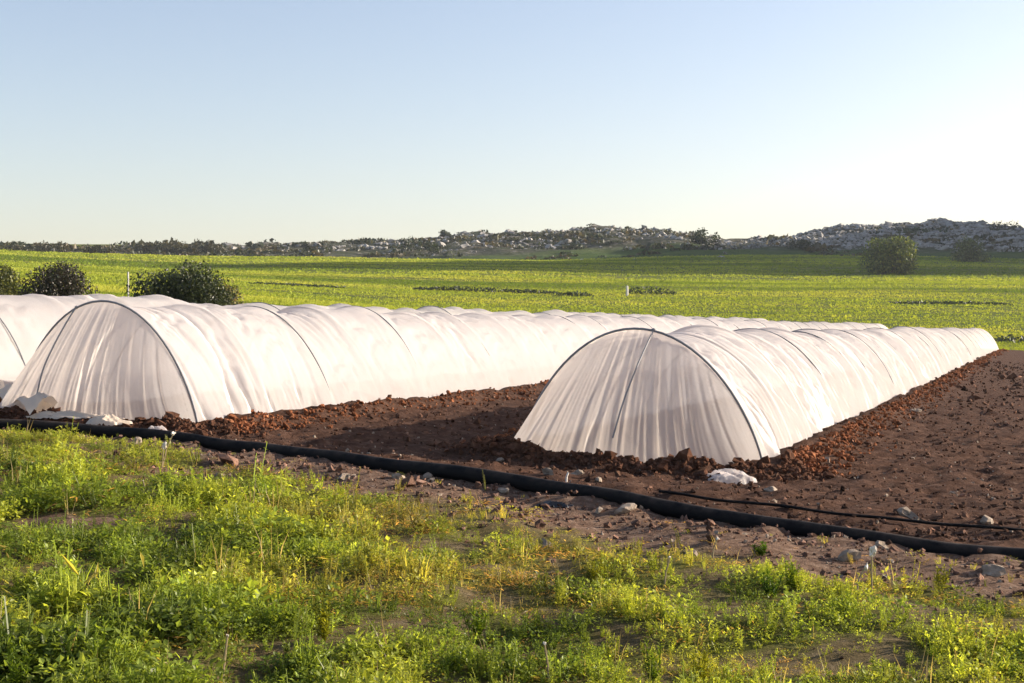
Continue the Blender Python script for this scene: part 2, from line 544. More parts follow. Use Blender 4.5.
# loose limestone over the hill
ROCKS = [lump(1, 100 + i) for i in range(6)]
def hill_rocks():
    A = Acc(); r = np.random.default_rng(5)
    n = 17000
    x = np.where(r.random(n) < .45, r.uniform(75, 175, n), r.uniform(-190, 175, n)); y = r.uniform(300, 436, n)
    u = (y - hill_front(x)) / (HC - hill_front(x))
    w = fbm(x / 16, y / 16, 3, 64)
    dens = sstep(.12, .5, u) * sstep(.40, .6, w) * (.25 + .75 * sstep(-80, 0, x) )
    dens = np.maximum(dens, .8 * sstep(-70, -20, x) * sstep(.55, .8, u) * sstep(.3, .5, w))
    dens = np.maximum(dens, sstep(70, 95, x) * sstep(.15, .35, u) * (.55 + .45 * sstep(.3, .5, w)))
    k = r.random(n) < dens
    x, y = x[k], y[k]
    sc = np.minimum(np.exp(r.normal(-.6, .5, len(x))), 1.25)
    z = hill_h(x, y) + sc * .05
    for i, (TV, TF) in enumerate(ROCKS):
        m = np.arange(len(x)) % 6 == i
        P = np.stack([x[m], y[m], z[m]], -1)
        R = rotm(r.uniform(0, 6.3, m.sum()), r.normal(0, .25, m.sum()), r.normal(0, .25, m.sum()))
        s3 = sc[m][:, None] * np.array([1.7, 1.1, .72]) * r.uniform(.7, 1.3, (m.sum(), 3))
        A.add(*scatter(TV, TF, P, R, s3))
    o = A.build('hill_rocks', M_ROCK)
    tag(o, 'grey limestone boulders and outcrops strewn over the far hill', None, kind='stuff')
hill_rocks()

# ------------------------------------------------------------------ leaves and shrubs
LEAF_Q = (np.array([[-.5, 0, 0], [0, .32, .06], [.5, 0, 0], [0, -.32, .06]]), np.array([[0, 1, 2, 3]]))
def leaf_cloud(r, lumps, n, size, cols, shell=.55):
    """lumps: (cx,cy,cz, rx,ry,rz). leaves through the outer part of each lump"""
    A = Acc()
    vol = np.array([l[3] * l[4] * l[5] for l in lumps]) ** .67; vol /= vol.sum()
    for l, v in zip(lumps, vol):
        m = max(8, int(n * v))
        d = r.normal(size=(m, 3)); d /= np.linalg.norm(d, axis=1)[:, None]
        rad = (shell + (1 - shell) * r.random(m) ** .6) * (1 + r.normal(0, .06, m))
        P = np.array(l[:3]) + d * rad[:, None] * np.array(l[3:])
        P[:, 2] = np.maximum(P[:, 2], .02)
        R = rotm(r.uniform(0, 6.3, m), r.normal(0, .8, m), r.normal(0, .8, m))
        sc = size * np.exp(r.normal(0, .3, m))
        V, Fa = scatter(*LEAF_Q, P, R, sc)
        ci = r.integers(0, len(cols), m)
        c = np.array(cols)[ci] * np.exp(r.normal(0, .22, (m, 1)))
        A.add(V, Fa, np.repeat(c, 4, 0))
    return A

def shrub(name, label, cat, base, lumps, n, size, cols, group=None, stems=3, mat=None, seed=0, shell=.55):
    r = np.random.default_rng(seed)
    t = thing(name, label, cat, base, group)
    A = leaf_cloud(r, lumps, n, size, cols, shell)
    o = A.build('foliage', mat or M_SHRUB); o.parent = t
    B = Acc()
    for i in range(stems):
        l = lumps[i % len(lumps)]
        top = np.array(l[:3]); p0 = np.array([r.normal(0, .08) + top[0] * .25, r.normal(0, .08) + top[1] * .25, -.15])
        mid = (p0 + top) / 2 + r.normal(0, .08, 3)
        th = .035 * max(1, l[5])
        B.add(*tube([p0, mid, top, top + r.normal(0, .1, 3) + [0, 0, l[5] * .4]], [th, th * .8, th * .5, th * .2], 6))
    b = B.build('stem', M_BARK); b.parent = t
    return t

def rand_lumps(r, w, d, h, n, lo=.25):
    L = []
    for i in range(n):
        a = r.uniform(-1, 1); q = math.sqrt(max(0, 1 - a * a))
        hh = h * (.55 + .45 * q) * r.uniform(.8, 1.0)
        rr = h * r.uniform(.24, .36)
        L.append((a * (w / 2 - rr * .8), r.uniform(-.5, .5) * d, hh - rr, rr * r.uniform(.9, 1.3), rr * r.uniform(.9, 1.2), rr))
        L.append((a * (w / 2 - rr * .6), r.uniform(-.5, .5) * d, max(rr * .6, hh * lo), rr * 1.25, rr * 1.1, rr * .9))
    return L

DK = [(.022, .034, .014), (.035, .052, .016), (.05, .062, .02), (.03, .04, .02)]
OL = [(.05, .065, .02), (.08, .085, .025), (.04, .055, .018)]
YG = [(.12, .13, .025), (.16, .15, .03), (.09, .12, .02), (.19, .16, .05)]
r0 = np.random.default_rng(11)
def at_depth(px, Yd):
    x = (px - 512) / F * Yd
    return np.array([x, Yd, float(terrain(x, Yd))])

# three shrubs behind the left tunnels
def near_shrub(px, Yd, top_px, wpx, label, cols, seed, n=4200):
    b = at_depth(px, Yd)
    h = EYE + (HZ - top_px) / F * Yd - b[2]
    w = wpx / F * Yd; h *= 1.03; w *= 1.08
    rr = np.random.default_rng(seed)
    return shrub('shrub', label, 'shrub', b, rand_lumps(rr, w, w * .6, h, 12), n * 6, .075, cols, 'shrubs behind the tunnels', 5, seed=seed, shell=.2)
near_shrub(184, 40, 259, 102, 'largest dark green rounded shrub, directly behind the left front tunnel', DK + [OL[0]], 1, 6500)
near_shrub(62, 44, 261, 74, 'smaller dark purplish-brown shrub behind the leftmost tunnel ridge', [(.035, .03, .022), (.05, .042, .03), (.028, .036, .016)], 2)
near_shrub(-4, 47, 264, 50, 'olive green shrub cut off by the left picture edge', OL + [YG[0]], 3, 3000)
near_shrub(222, 43, 276, 34, 'low straw-coloured bushy weeds beside the right side of the largest dark shrub', [(.20, .16, .07), (.26, .2, .1), (.11, .11, .03)], 4, 1800)

# shrubs and trees on the far slope
def far_shrub(px, Yd, top_px, base_px, wpx, label, cols, seed, name='shrub', cat='shrub', n=1500, size=.5, group=None, basefun=None):
    x = (px - 512) / F * Yd
    z = EYE + (HZ - base_px) / F * Yd
    h = (base_px - top_px) / F * Yd * 1.15; w = wpx / F * Yd
    rr = np.random.default_rng(seed)
    return shrub(name, label, cat, (x, Yd, z), rand_lumps(rr, w, w * .7, h, 7), n, size, cols, group, 4, seed=seed, shell=.25)
far_shrub(887, gp(887, 274)[1], 236, 273, 56, 'rounded tree at the foot of the rocky hill, yellow-green on its right side', [(.05, .08, .02), (.10, .14, .028), (.18, .20, .035)], 21, 'tree', 'tree', 9000, .36)
far_shrub(968, 300, 236, 266, 34, 'pale olive bush on the slope right of the yellow-green tree', [(.09, .11, .04), (.15, .17, .05), (.07, .10, .03)], 22, n=3500, size=.4)
far_shrub(1003, 395, 221, 240, 44, 'dark bushy tree on the hilltop at the right end of the skyline', DK, 23, 'tree', 'tree', 1500)
far_shrub(915, 395, 228, 240, 40, 'dense green bush among the rocks above the yellow-green tree', [(.03, .06, .02), (.045, .08, .025)], 24)
far_shrub(945, 390, 226, 246, 26, 'tall dark green bush on the rocks left of the hilltop tree', [(.03, .055, .02), (.04, .07, .025)], 25)
for i, (px, tp, bp, w, lab) in enumerate([
        (55, 242, 257, 52, 'dome-shaped dark tree standing highest on the far left skyline'),
        (12, 245, 257, 46, 'low dark tree in the far left corner of the skyline'),
        (100, 246, 256, 40, 'low dark tree right of the dome-shaped skyline tree'),
        (150, 241, 254, 30, 'dark tree on the skyline above the gap left of the large shrub'),
        (172, 240, 255, 30, 'brown-green tree on the skyline above the large dark shrub'),
        (205, 240, 254, 36, 'dark tree on the left skyline where the hill begins')]):
    far_shrub(px, 300 if i < 3 else 330, tp, bp, w, lab, [(.03, .035, .018), (.05, .05, .025), (.07, .06, .03)] if i != 4 else [(.08, .07, .03), (.06, .06, .03)], 40 + i, 'tree', 'tree', 1000, .5, 'trees on the far left skyline')
for i, (px, tp, bp, w, lab) in enumerate([
        (443, 230, 238, 16, 'lone dark bush breaking the skyline left of the long hill'),
        (415, 236, 252, 46, 'broad dark bush at the foot of the hill below the lone skyline bush'),
        (575, 243, 256, 20, 'small dark bush at the hill foot in the middle'),
        (702, 230, 244, 40, 'dark evergreen thicket in the dip between the two rocky hilltops'),
        (798, 238, 252, 26, 'dark bush at the left foot of the right rocky hilltop')]):
    far_shrub(px, 355 if i != 0 else 425, tp, bp, w, lab, DK, 60 + i, n=900, size=.5, group='bushes on the long hill')

def hill_scrub():
    r = np.random.default_rng(15)
    A = Acc(); n = 5200
    x = r.uniform(-200, 180, n); y = r.uniform(292, 438, n)
    u = (y - hill_front(x)) / (HC - hill_front(x))
    w = fbm(x / 20, y / 16, 3, 90)
    dens = sstep(.02, .15, u) * sstep(.42, .56, w) * (1 - .5 * sstep(60, 90, x) ) 
    dens = np.maximum(dens, .85 * sstep(-60, -110, x) * sstep(-.12, .0, u))
    k = r.random(n) < dens * .8
    x, y = x[k], y[k]; m = len(x)
    h = np.exp(r.normal(.05, .35, m)) * (1 - .35 * sstep(.75, 1, (y - hill_front(x)) / (HC - hill_front(x))))
    leaves = 16
    d = r.normal(size=(m, leaves, 3)); d /= np.linalg.norm(d, axis=2)[..., None]
    d[..., 2] = np.abs(d[..., 2])
    P = np.stack([x, y, hill_h(x, y)], -1)[:, None] + d * (h[:, None, None] * np.array([1.7, 1.3, .62])) * r.uniform(.5, 1, (m, leaves, 1))
    P = P.reshape(-1, 3); q = len(P)
    R = rotm(r.uniform(0, 6.3, q), r.normal(0, .8, q), r.normal(0, .8, q))
    V, Fa = scatter(*LEAF_Q, P, R, np.repeat(h, leaves) * r.uniform(.6, 1.1, q))
    pal = np.array([(.025, .034, .015), (.04, .048, .02), (.06, .06, .03), (.085, .07, .035)])
    c = np.repeat(pal[r.integers(0, 4, m)], leaves, 0) * np.exp(r.normal(0, .25, (q, 1)))
    A.add(V, Fa, np.repeat(c, 4, 0))
    tag(A.build('hill_scrub', M_SHRUB), 'dark low garrigue scrub covering the far hill', None, kind='stuff')
hill_scrub()

# long rubble wall on the slope: piled stones, each layer uneven
def rubble_wall(pts, h, label, seed, step=.8):
    r = np.random.default_rng(seed)
    P = np.array([(x, y, float(hill_h(np.array([x]), np.array([y]))[0])) for x, y in pts])
    seg = np.linalg.norm(np.diff(P[:, :2], axis=0), axis=1); L = seg.sum(); cs = np.concatenate([[0], np.cumsum(seg)])
    t = thing('rubble_wall', label, 'stone wall', P[0])
    A = Acc(); n = int(L / step)
    for lay in range(int(h / .55)):
        u = np.linspace(0, L, n) + r.normal(0, .2, n)
        x = np.interp(u, cs, P[:, 0]); y = np.interp(u, cs, P[:, 1])
        z = hill_h(x, y) + .2 + lay * .55 + r.normal(0, .08, n)
        Q = np.stack([x, y + r.normal(0, .15, n), z], -1) - P[0]
        keep = r.random(n) < (.97 if lay < 2 else .75)
        for i, (TV, TF) in enumerate(ROCKS):
            m = (np.arange(n) % 6 == i) & keep
            R = rotm(r.uniform(0, 6.3, m.sum()), r.normal(0, .2, m.sum()), r.normal(0, .2, m.sum()))
            A.add(*scatter(TV, TF, Q[m], R, .42 * np.exp(r.normal(0, .2, m.sum()))))
    o = A.build('stones', M_ROCK, smooth=False); o.parent = t; o['kind'] = 'stuff'
rubble_wall([((705 - 512) / F * 362, 362), ((760 - 512) / F * 364, 364), ((812 - 512) / F * 360, 360)], 2.4, 'long grey rubble wall on the slope between the two rocky hilltops', 3)
rubble_wall([((1000 - 512) / F * 340, 340), ((1040 - 512) / F * 338, 338)], 1.9, 'low grey rubble wall at the right picture edge below the hilltop tree', 4)

for i, (px, py, Yd, s_, lab) in enumerate([
        (581, 254, 330, .9, 'small pale boulder by the dark bush at the hill foot'),
        (474, 254, 326, .7, 'small pale boulder at the hill foot left of centre'),
        (635, 260, 318, .8, 'pale boulder in the shaded grass below the hill crest'),
        (764, 267, 285, 1.3, 'flat pale slab in the shaded grass right of centre'),
        (722, 258, 320, 1.1, 'pale boulder on the shaded slope below the rubble wall'),
        (857, 222, 428, 2.0, 'knobbly boulder standing up on the left shoulder of the right hilltop'),
        (891, 219, 428, 1.5, 'small boulder on the crest above the yellow-green tree')]):
    x = (px - 512) / F * Yd; z = float(hill_h(np.array([x]), np.array([float(Yd)]))[0]) if i in (0, 1, 5, 6) else EYE + (HZ - py) / F * Yd
    TV, TF = lump(2, 200 + i)
    o = link_mesh('boulder', TV * np.array([1.25, 1, .8]) * s_, TF, M_ROCK); o.location = (x, Yd, z)
    tag(o, lab, 'boulder', 'boulders on the far slope')

# ------------------------------------------------------------------ far field grass (tufts) 
def far_tuft(r, nb, h, w, spread, lean):
    V = []; Fa = []
    for i in range(nb):
        a = r.uniform(0, 6.283); b = np.array([math.cos(a), math.sin(a), 0]) * r.uniform(0, spread)
        d = np.array([math.cos(a), math.sin(a), 0]) * lean * r.uniform(.2, 1)
        yw = r.uniform(0, 3.14); sd = np.array([math.cos(yw), math.sin(yw), 0]) * w * .7
        k = len(V); V += [b - sd, b + sd, b + d + [0, 0, h * r.uniform(.7, 1.1)]]; Fa.append([k, k + 1, k + 2])
    return np.array(V), np.array(Fa)

def blade_tuft(r, nb, h, w, spread, lean):
    V = []; Fa = []
    for i in range(nb):
        a = r.uniform(0, 6.283); b = np.array([math.cos(a), math.sin(a), 0]) * r.uniform(0, spread)
        d = np.array([math.cos(a + r.normal(0, .8)), math.sin(a + r.normal(0, .8)), 0]) * r.uniform(.2, 1) * lean
        yw = r.uniform(0, 3.14); sd = np.array([math.cos(yw), math.sin(yw), 0]) * w / 2 * r.uniform(.6, 1.2)
        hh = h * r.uniform(.55, 1.1); k = len(V)
        V += [b - sd, b + sd, b + d * .4 + [0, 0, hh * .6] + sd * .7, b + d * .4 + [0, 0, hh * .6] - sd * .7, b + d + [0, 0, hh]]
        Fa += [[k, k + 1, k + 2], [k, k + 2, k + 3], [k + 3, k + 2, k + 4]]
    return np.array(V), np.array(Fa)

def field_grass():
    r = np.random.default_rng(33)
    A = Acc()
    for (y0, y1, n, nb, h, w, sp) in [(22, 60, 17000, 5, .13, .022, .12), (60, 110, 40000, 4, .12, .05, .3), (100, 200, 66000, 3, .11, .11, .5), (190, 340, 56000, 3, .16, .18, .7)]:
        yy = np.sqrt(r.uniform(y0 ** 2, y1 ** 2, n)); xx = yy * r.uniform(-.42, .42, n)
        s, t = st(xx, yy)
        m = (soil_mask(xx, yy) < .35) & ((t > 25) | (s < PLOT_L))
        m &= yy < hill_front(xx) + 14
        d = fbm(xx * .05, yy * .16, 3, 44)
        m &= r.random(n) < sstep(.22, .38, d) * .9 + .15
        xx, yy, d = xx[m], yy[m], d[m]; n = len(xx)
        if not n: continue
        dark = fbm(xx * .03 + 7, yy * .09 + 2, 3, 46)
        z = terrain(xx, yy)
        tone = fbm(xx * .012, yy * .07, 4, 45)
        c0 = np.array((.13, .19, .022)); c1 = np.array((.285, .34, .045)); c2 = np.array((.47, .46, .085))
        c = c0 + (c1 - c0) * sstep(.32, .54, tone)[:, None]
        yel = sstep(.5, .75, fbm(xx * .03 + 30, yy * .16, 3, 47))[:, None] * .6
        c = c + (c2 - c) * yel
        c = c * np.exp(r.normal(0, .09, (n, 1)))
        for j in range(4):
            mm = np.arange(n) % 4 == j
            TV, TF = (blade_tuft if y0 < 50 else far_tuft)(r, nb, h, w, sp, h * .4)
            P = np.stack([xx[mm], yy[mm], z[mm] - .02], -1)
            R = rotm(r.uniform(0, 6.3, mm.sum()), np.zeros(mm.sum()), np.zeros(mm.sum()))
            V, Fa = scatter(TV, TF, P, R, np.exp(r.normal(0, .28, mm.sum())))
            A.add(V, Fa, np.repeat(c[mm], len(TV), 0))
    tag(A.build('field_grass', M_GRASS), 'yellow-green grass of the wide field behind the tunnels', None, kind='stuff')
field_grass()

# low banks of dark leaves: weeds, and thin lines standing in for terrace-edge shadows
def weed_shade_bank(px0, px1, py, Yd, h, label, seed):
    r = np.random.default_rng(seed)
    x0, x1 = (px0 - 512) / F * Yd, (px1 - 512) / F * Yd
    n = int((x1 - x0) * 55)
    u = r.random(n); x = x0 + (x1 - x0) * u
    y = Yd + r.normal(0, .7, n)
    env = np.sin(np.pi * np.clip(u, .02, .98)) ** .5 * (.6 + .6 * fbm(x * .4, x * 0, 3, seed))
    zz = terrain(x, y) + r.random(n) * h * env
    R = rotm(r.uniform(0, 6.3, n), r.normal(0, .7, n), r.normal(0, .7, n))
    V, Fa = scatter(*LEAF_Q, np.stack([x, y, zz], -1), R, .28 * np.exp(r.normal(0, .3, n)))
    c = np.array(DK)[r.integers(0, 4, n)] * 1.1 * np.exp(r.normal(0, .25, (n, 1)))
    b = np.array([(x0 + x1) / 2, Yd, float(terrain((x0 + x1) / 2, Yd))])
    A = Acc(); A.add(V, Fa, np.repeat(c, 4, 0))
    tag(A.build('weed_shade_bank', M_SHRUB, loc=b), label, None, None, 'stuff')
def field_depth(px, py): return gp(px, py)[1]
weed_shade_bank(412, 560, 291, field_depth(490, 292), .55, 'long thin dark leafy line standing in for terrace-edge shade across the middle of the field', 1)
weed_shade_bank(626, 676, 293, field_depth(650, 294), 1.0, 'short dark weed mound beside the white stake in the field', 2)
weed_shade_bank(556, 595, 295, field_depth(575, 296), .45, 'short dark leafy line standing in for terrace-edge shade left of the white stake', 3)
weed_shade_bank(250, 345, 286, field_depth(300, 286), .17, 'faint dark leafy line standing in for shade in the field above the left tunnels', 4)
weed_shade_bank(890, 1010, 303, field_depth(950, 304), .2, 'dark leafy line standing in for shade in the field above the far end of the right tunnel', 5)
weed_shade_bank(985, 1060, 340, field_depth(1020, 342), .5, 'dark weedy edge where the tilled soil meets the field at right', 6)

def stake(px, py_top, py_base, Yd, wpx, label):
    x = (px - 512) / F * Yd; zb = float(terrain(x, Yd)); zt = EYE + (HZ - py_top) / F * Yd
    w = wpx / F * Yd / 2
    pts = np.array([(0, 0, -.1), (.01, 0, (zt - zb) * .5), (.0, .01, zt - zb)])
    V, Fa = tube(pts, [w, w, w * .95], 8)
    V = np.vstack([V, pts[-1] + [0, 0, w * .4]]); top = np.arange(len(V) - 9, len(V) - 1)
    cap = np.array([[top[i], top[(i + 1) % 8], len(V) - 1] for i in range(8)])
    o = link_mesh('stake', V, [Fa, cap], M_POST, smooth=False); o.location = (x, Yd, zb)
    tag(o, label, 'stake')
stake(627, 286, 296, field_depth(627, 296), 2.6, 'short white stake beside the dark weed mound in the field')
stake(128, 272, 292, 42, 1.6, 'thin white stake between the two dark shrubs at left')

# ------------------------------------------------------------------ tunnels
def profile(T, v):
    """v 0..pi from right foot over the top to the left foot -> across, up"""
    c, s_ = np.cos(v), np.sin(v)
    return T['W'] / 2 * c, T['H'] * np.maximum(s_, 0) ** 1.42

def ground_along(T, t):
    x, y = xy(T['s'] + 0 * t, t)
    return terrain(x, y)

def to_world(T, u, t, up):
    """local across u, along t (absolute), height above the tilted ground under it"""
    x, y = xy(T['s'] + u, t)
    return np.stack([x, y, terrain(x, y) + up], -1)

def hoops_of(T, r):
    ts = [T['t0']]
    while ts[-1] < T['t1'] - 2.4: ts.append(ts[-1] + r.uniform(1.35, 1.75))
    ts[-1] = T['t1'] - .9
    n = len(ts)
    T['hj'] = np.concatenate([[1.0], 1 + r.normal(0, .02, n - 1)])         # height of each hoop
    T['uj'] = np.concatenate([[0.0], r.normal(0, .035, n - 1)])             # sideways shift
    T['lj'] = np.concatenate([[0.0], r.normal(0, .10, n - 1)])              # lean along the row
    T['fj'] = np.concatenate([[.55], r.uniform(.1, 1, n - 1) ** 1.5])       # how much the film is bunched here
    T['ts'] = np.array(ts)
    return T['ts']

def hscale(T, t):
    """height wobble of the hoops along the row; drops to the ground at the far end"""
    return np.interp(t, T['ts'], T['hj'])

def build_tunnel(idx, label, seed):
    T = TUN[idx]; r = np.random.default_rng(seed)
    hp = hoops_of(T, r)
    x0, y0 = xy(T['s'], T['t0'])
    base = np.array([x0, y0, float(terrain(x0, y0))])
    root = thing('crop_tunnel', label, 'crop tunnel', base, 'low plastic crop tunnels')
    # ---- side and top sheet
    ts = [T['t0']]
    while ts[-1] < T['t1']:
        d = ts[-1] - T['t0']; ts.append(ts[-1] + min(.3, (.023 if idx < 2 else .07) + d * .0052))
    ts = np.array(ts); nv = 88
    # v beyond 0..pi is the skirt
    q = np.linspace(-.10, 1.10, nv)
    Tt, Q = np.meshgrid(ts, q, indexing='ij')
    v = np.clip(Q, 0, 1) * np.pi
    u, up = profile(T, v)
    sk = np.where(Q < 0, -Q, np.where(Q > 1, Q - 1, 0)) / .10
    k = np.clip(np.searchsorted(hp, Tt, side='right') - 1, 0, len(hp) - 2)
    a, b = hp[k], hp[k + 1]
    ph = np.clip((Tt - a) / (b - a), 0, 1)
    hs = hscale(T, Tt)
    sag = np.sin(np.pi * ph) ** .75
    sv = np.sin(v)
    shrink = 1 - sag * (.012 + .05 * sv * vnoise(k * 1.7, k * 0.3 + idx, 6))
    end = sstep(T['t1'] - 0.9, T['t1'], Tt)
    shrink = shrink * (1 - .97 * end ** 1.4 * 1.0)
    arc = Q * 3.2
    ph_k = k * 7.31
    # folds: bundles of creases running down from the hoops, swags hanging between them
    bunch = T['fj'][k] * (1 - ph) + T['fj'][k + 1] * ph
    patch = sstep(.38, .62, fbm(Tt * .8 + 3 * idx, arc * .5, 2, 19))
    def crease(n, wd): return np.maximum(0, 1 - np.abs(n - .5) / wd) ** 1.3
    n1 = fbm(Tt * 3.4 + .55 * (arc - 1.6) * np.sign(ph - .5) * np.sign(arc - 1.6) + ph_k * 0, arc * .42, 3, 13 + idx)
    n2_ = fbm(Tt * 7.5 - .8 * arc, arc * .6, 2, 113 + idx)
    n3 = fbm(Tt * .8 + ph_k, arc * 3.6 - 1.5 * sag, 3, 23 + idx)
    fade = np.clip(1.25 - (Tt - T['t0']) / 75, .3, 1)
    low = 1 - .45 * sv
    bl = fbm(Tt * 1.1, arc * 1.2, 2, 29 + idx) - .5                           # slack billows
    disp = (-.09 * crease(n1, .09) * (.25 + 1.1 * bunch * patch) * low - .045 * crease(n2_, .11) * bunch * patch
            - .06 * crease(n3, .08) * sag * sv + .085 * bl * sag) * fade * (1 - end)
    uu = u * shrink + np.interp(Tt, hp, T['uj']) * sv; zz = up * shrink * hs
    Tw = Tt + np.interp(Tt, hp, T['lj']) * sv * (1 - end)
    nl = np.stack([np.cos(v), np.sin(v) * .9], -1)
    uu = uu + nl[..., 0] * disp; zz = zz + nl[..., 1] * disp
    # skirt flares out and is buried
    dt = Tt - T['t0']
    fl = .20 * sk * sstep(0, .3, dt) + (.05 + .16 * np.exp(-((dt - .4) / .4) ** 2)) * sstep(0, .3, dt) * (1 - sv) ** 3
    uu = uu + np.sign(np.cos(v)) * fl * (1 + .5 * (vnoise(Tt * 2.3, Q * 2, 77) - .5))
    zz = np.maximum(zz, 0) - .12 * sk + .02
    P = to_world(T, uu, Tw, zz)
    # outer right foot of first hoop flares towards the viewer
    cover = link_mesh('cover_sheet', P.reshape(-1, 3), grid_faces(len(ts), nv), M_FILM, root, True, {'foot': np.exp(-np.maximum(zz, 0) / .09).ravel() * .8}, base)
    # ---- front end sheet, gathered from the first hoop to the ground
    nvv, nw = 320, 40
    vv = np.linspace(0, np.pi, nvv); w = np.linspace(0, 1, nw)
    VV, WW = np.meshgrid(vv, w, indexing='ij')
    u, up = profile(T, VV); hs0 = float(hscale(T, np.array([T['t0']]))[0])
    up = up * hs0
    fr = T['front'] * np.sin(VV) ** .55
    bu = np.cos(VV) * (T['W'] / 2 + .22 * np.sin(VV) ** .5) ; bz = -.10
    bulge = np.sin(np.pi * WW) * .05
    e = WW ** 1.05
    eu = u + (bu - u) * e
    ez = up + (bz - up) * e
    ef = fr * (1 - (1 - WW) ** 1.25) * 1.0 + bulge * sv_like(VV)
    spread = .5 + .5 * WW
    ang = np.cos(VV)
    tw = eu * 1.0
    pl = np.abs(fbm(tw * 9 / spread + 3 * idx, WW * .45, 3, 41 + idx, .65) - .5)
    pl2 = np.abs(fbm(tw * 22 / spread, WW * .8 + 5, 2, 43 + idx) - .5)
    amp = np.sin(np.pi * np.clip(WW, 0, .96)) ** .5 * np.sin(VV) ** .5
    ef = ef - (.16 * pl + .05 * pl2) * amp * (.5 + .5 * WW) + .03 * amp
    P = to_world(T, eu, T['t0'] - ef - .004, np.maximum(ez, -.1) + .012 * np.sin(VV))
    endo = link_mesh('end_sheet', P.reshape(-1, 3), grid_faces(nvv, nw), M_FILM_END, root, True, {'foot': np.exp(-np.maximum(ez, 0) / .09).ravel() * .8}, base)
    # ---- hoops
    va = np.linspace(0, np.pi, 40)
    for i, t in enumerate(hp):
        u, up = profile(T, va); h_ = float(hscale(T, np.array([t]))[0])
        proud = .010 if i == 0 else (.007 if (i == 2 and idx == 1) or (i == 1 and idx == 2) else ([-.02, -.002, -.026, -.014, -.022] if idx else [-.02, -.024, -.012, -.026, -.004])[(i + 2 * idx) % 5])
        rad = .0125 if i == 0 else .009
        pu = u * (1 + proud / 1.17) + T['uj'][i] * np.sin(va); pz = up * h_ * (1 + proud / 1.2) + .01
        pz[0] = pz[-1] = -.12
        P = to_world(T, pu, t + T['lj'][i] * np.sin(va) - (.012 if i == 0 else 0), pz)
        seg = 8 if i < 8 else 5
        V, Fa = tube(P, rad, seg)
        b_ = P[len(P) // 2] * [1, 1, 0] + [0, 0, base[2]]
        link_mesh('hoop', V, Fa, M_HOOP, root, True, loc=b_)
    # ---- leaning rod from the knot down behind the end sheet, and its knot
    vk = math.pi * (.46 if idx == 0 else .60)
    u, up = profile(T, np.array([vk]))
    w_ = np.linspace(0, .80, 18)
    ru = u[0] + (np.cos(vk) * 1.2 - u[0]) * w_ - .20 * w_ * (1 if idx == 0 else .4)
    rz = (up[0] * hs0) * (1 - w_ ** 1.05)
    rf = T['front'] * np.sin(vk) ** .55 * (1 - (1 - w_) ** 1.25) + np.sin(np.pi * w_) * .05 + .028 - .05 * sstep(.5, .80, w_)
    P = to_world(T, ru, T['t0'] - rf, rz + .015)
    V, Fa = tube(P, .009, 6)
    link_mesh('end_rod', V, Fa, M_HOOP, root, True, loc=base)
    KV, KF = lump(1, 300 + idx)
    kp = to_world(T, u, np.array([T['t0'] - .015]), up * hs0 + .025)[0]
    kn = link_mesh('knot', KV * [.035, .03, .024], KF, M_HOOP, root, True)
    kn.location = tuple(float(c) for c in kp - base)
    return root, base

def sv_like(v): return np.sin(v)
t1_root, t1_base = build_tunnel(0, 'white plastic crop tunnel at right, its gathered end facing the viewer, standing alone', 51)
t2_root, t2_base = build_tunnel(1, 'white plastic crop tunnel at left with its gathered end beside the black pipe', 52)
t3_root, t3_base = build_tunnel(2, 'white plastic crop tunnel half hidden behind the left one, its end outside the picture', 53)

def crumple(nx, ny, w, d, h, seed, fx=4.0):
    """a loosely bunched sheet: sharp random folds, ragged outline, edges on the ground"""
    a, b = np.meshgrid(np.linspace(-1, 1, nx), np.linspace(-1, 1, ny), indexing='ij')
    an = np.arctan2(b, a)
    rag = .72 + .5 * fbm(np.cos(an) * 1.8 + seed, np.sin(an) * 1.8, 3, seed)
    rr = np.maximum(np.abs(a), np.abs(b)); q = np.hypot(a, b) + 1e-6
    x = a / q * rr * rag; y = b / q * rr * rag
    f1 = np.abs(fbm(x * 1.5 + y * .8 + seed, y * 1.5 - x * .5, 2, seed + 3, .35) - .5) * 2
    f2 = np.abs(fbm(x * 5 - y * 3 + seed, y * 5 + x, 2, seed + 4) - .5) * 2
    dome = np.clip(1 - rr ** 2.2, 0, 1) ** .6
    z = h * dome * (.25 + 1.25 * (1 - f1 * 1.6).clip(0, 1) + .20 * (1 - f2 * 2.2).clip(0, 1)) + .035 * (f2 - .3) * (1 - dome)
    return np.stack([x * w / 2, y * d / 2, z], -1).reshape(-1, 3), grid_faces(nx, ny)

def scrap(px, py, w, d, h, label, seed, mat, yaw=0., tilt=0., lift=-.01, name='plastic_scrap', cat='plastic scrap'):
    p = on_ground(px, py)
    V, Fa = crumple(56, 48, w * 1.2, d * 1.2, h, seed)
    R = rotm(np.array([yaw]), np.array([tilt]), np.array([0.]))[0]
    o = link_mesh(name, V @ R.T, Fa, mat, None, True); o.location = (p[0], p[1], p[2] + lift)
    return tag(o, label, cat)
scrap(726, 481, .46, .34, .075, 'crumpled white plastic lump on the soil in front of the right tunnel', 5, M_FILM, .2)
scrap(110, 426, .40, .22, .062, 'crumpled cream plastic sheet against the soil bank before the left tunnel', 6, M_CREAM, .1, lift=.02)
scrap(156, 431, .24, .12, .05, 'small torn white plastic shred beside the black pipe', 8, M_FILM, -.5)
scrap(64, 421, .66, .15, .05, 'flat twisted strip of white plastic lying between pipe and left tunnel', 9, M_CREAM, -.12, lift=.03)
scrap(555, 505, .24, .15, .025, 'flat scrap of black plastic just in front of the pipe', 10, M_BLACKFILM, -.2)
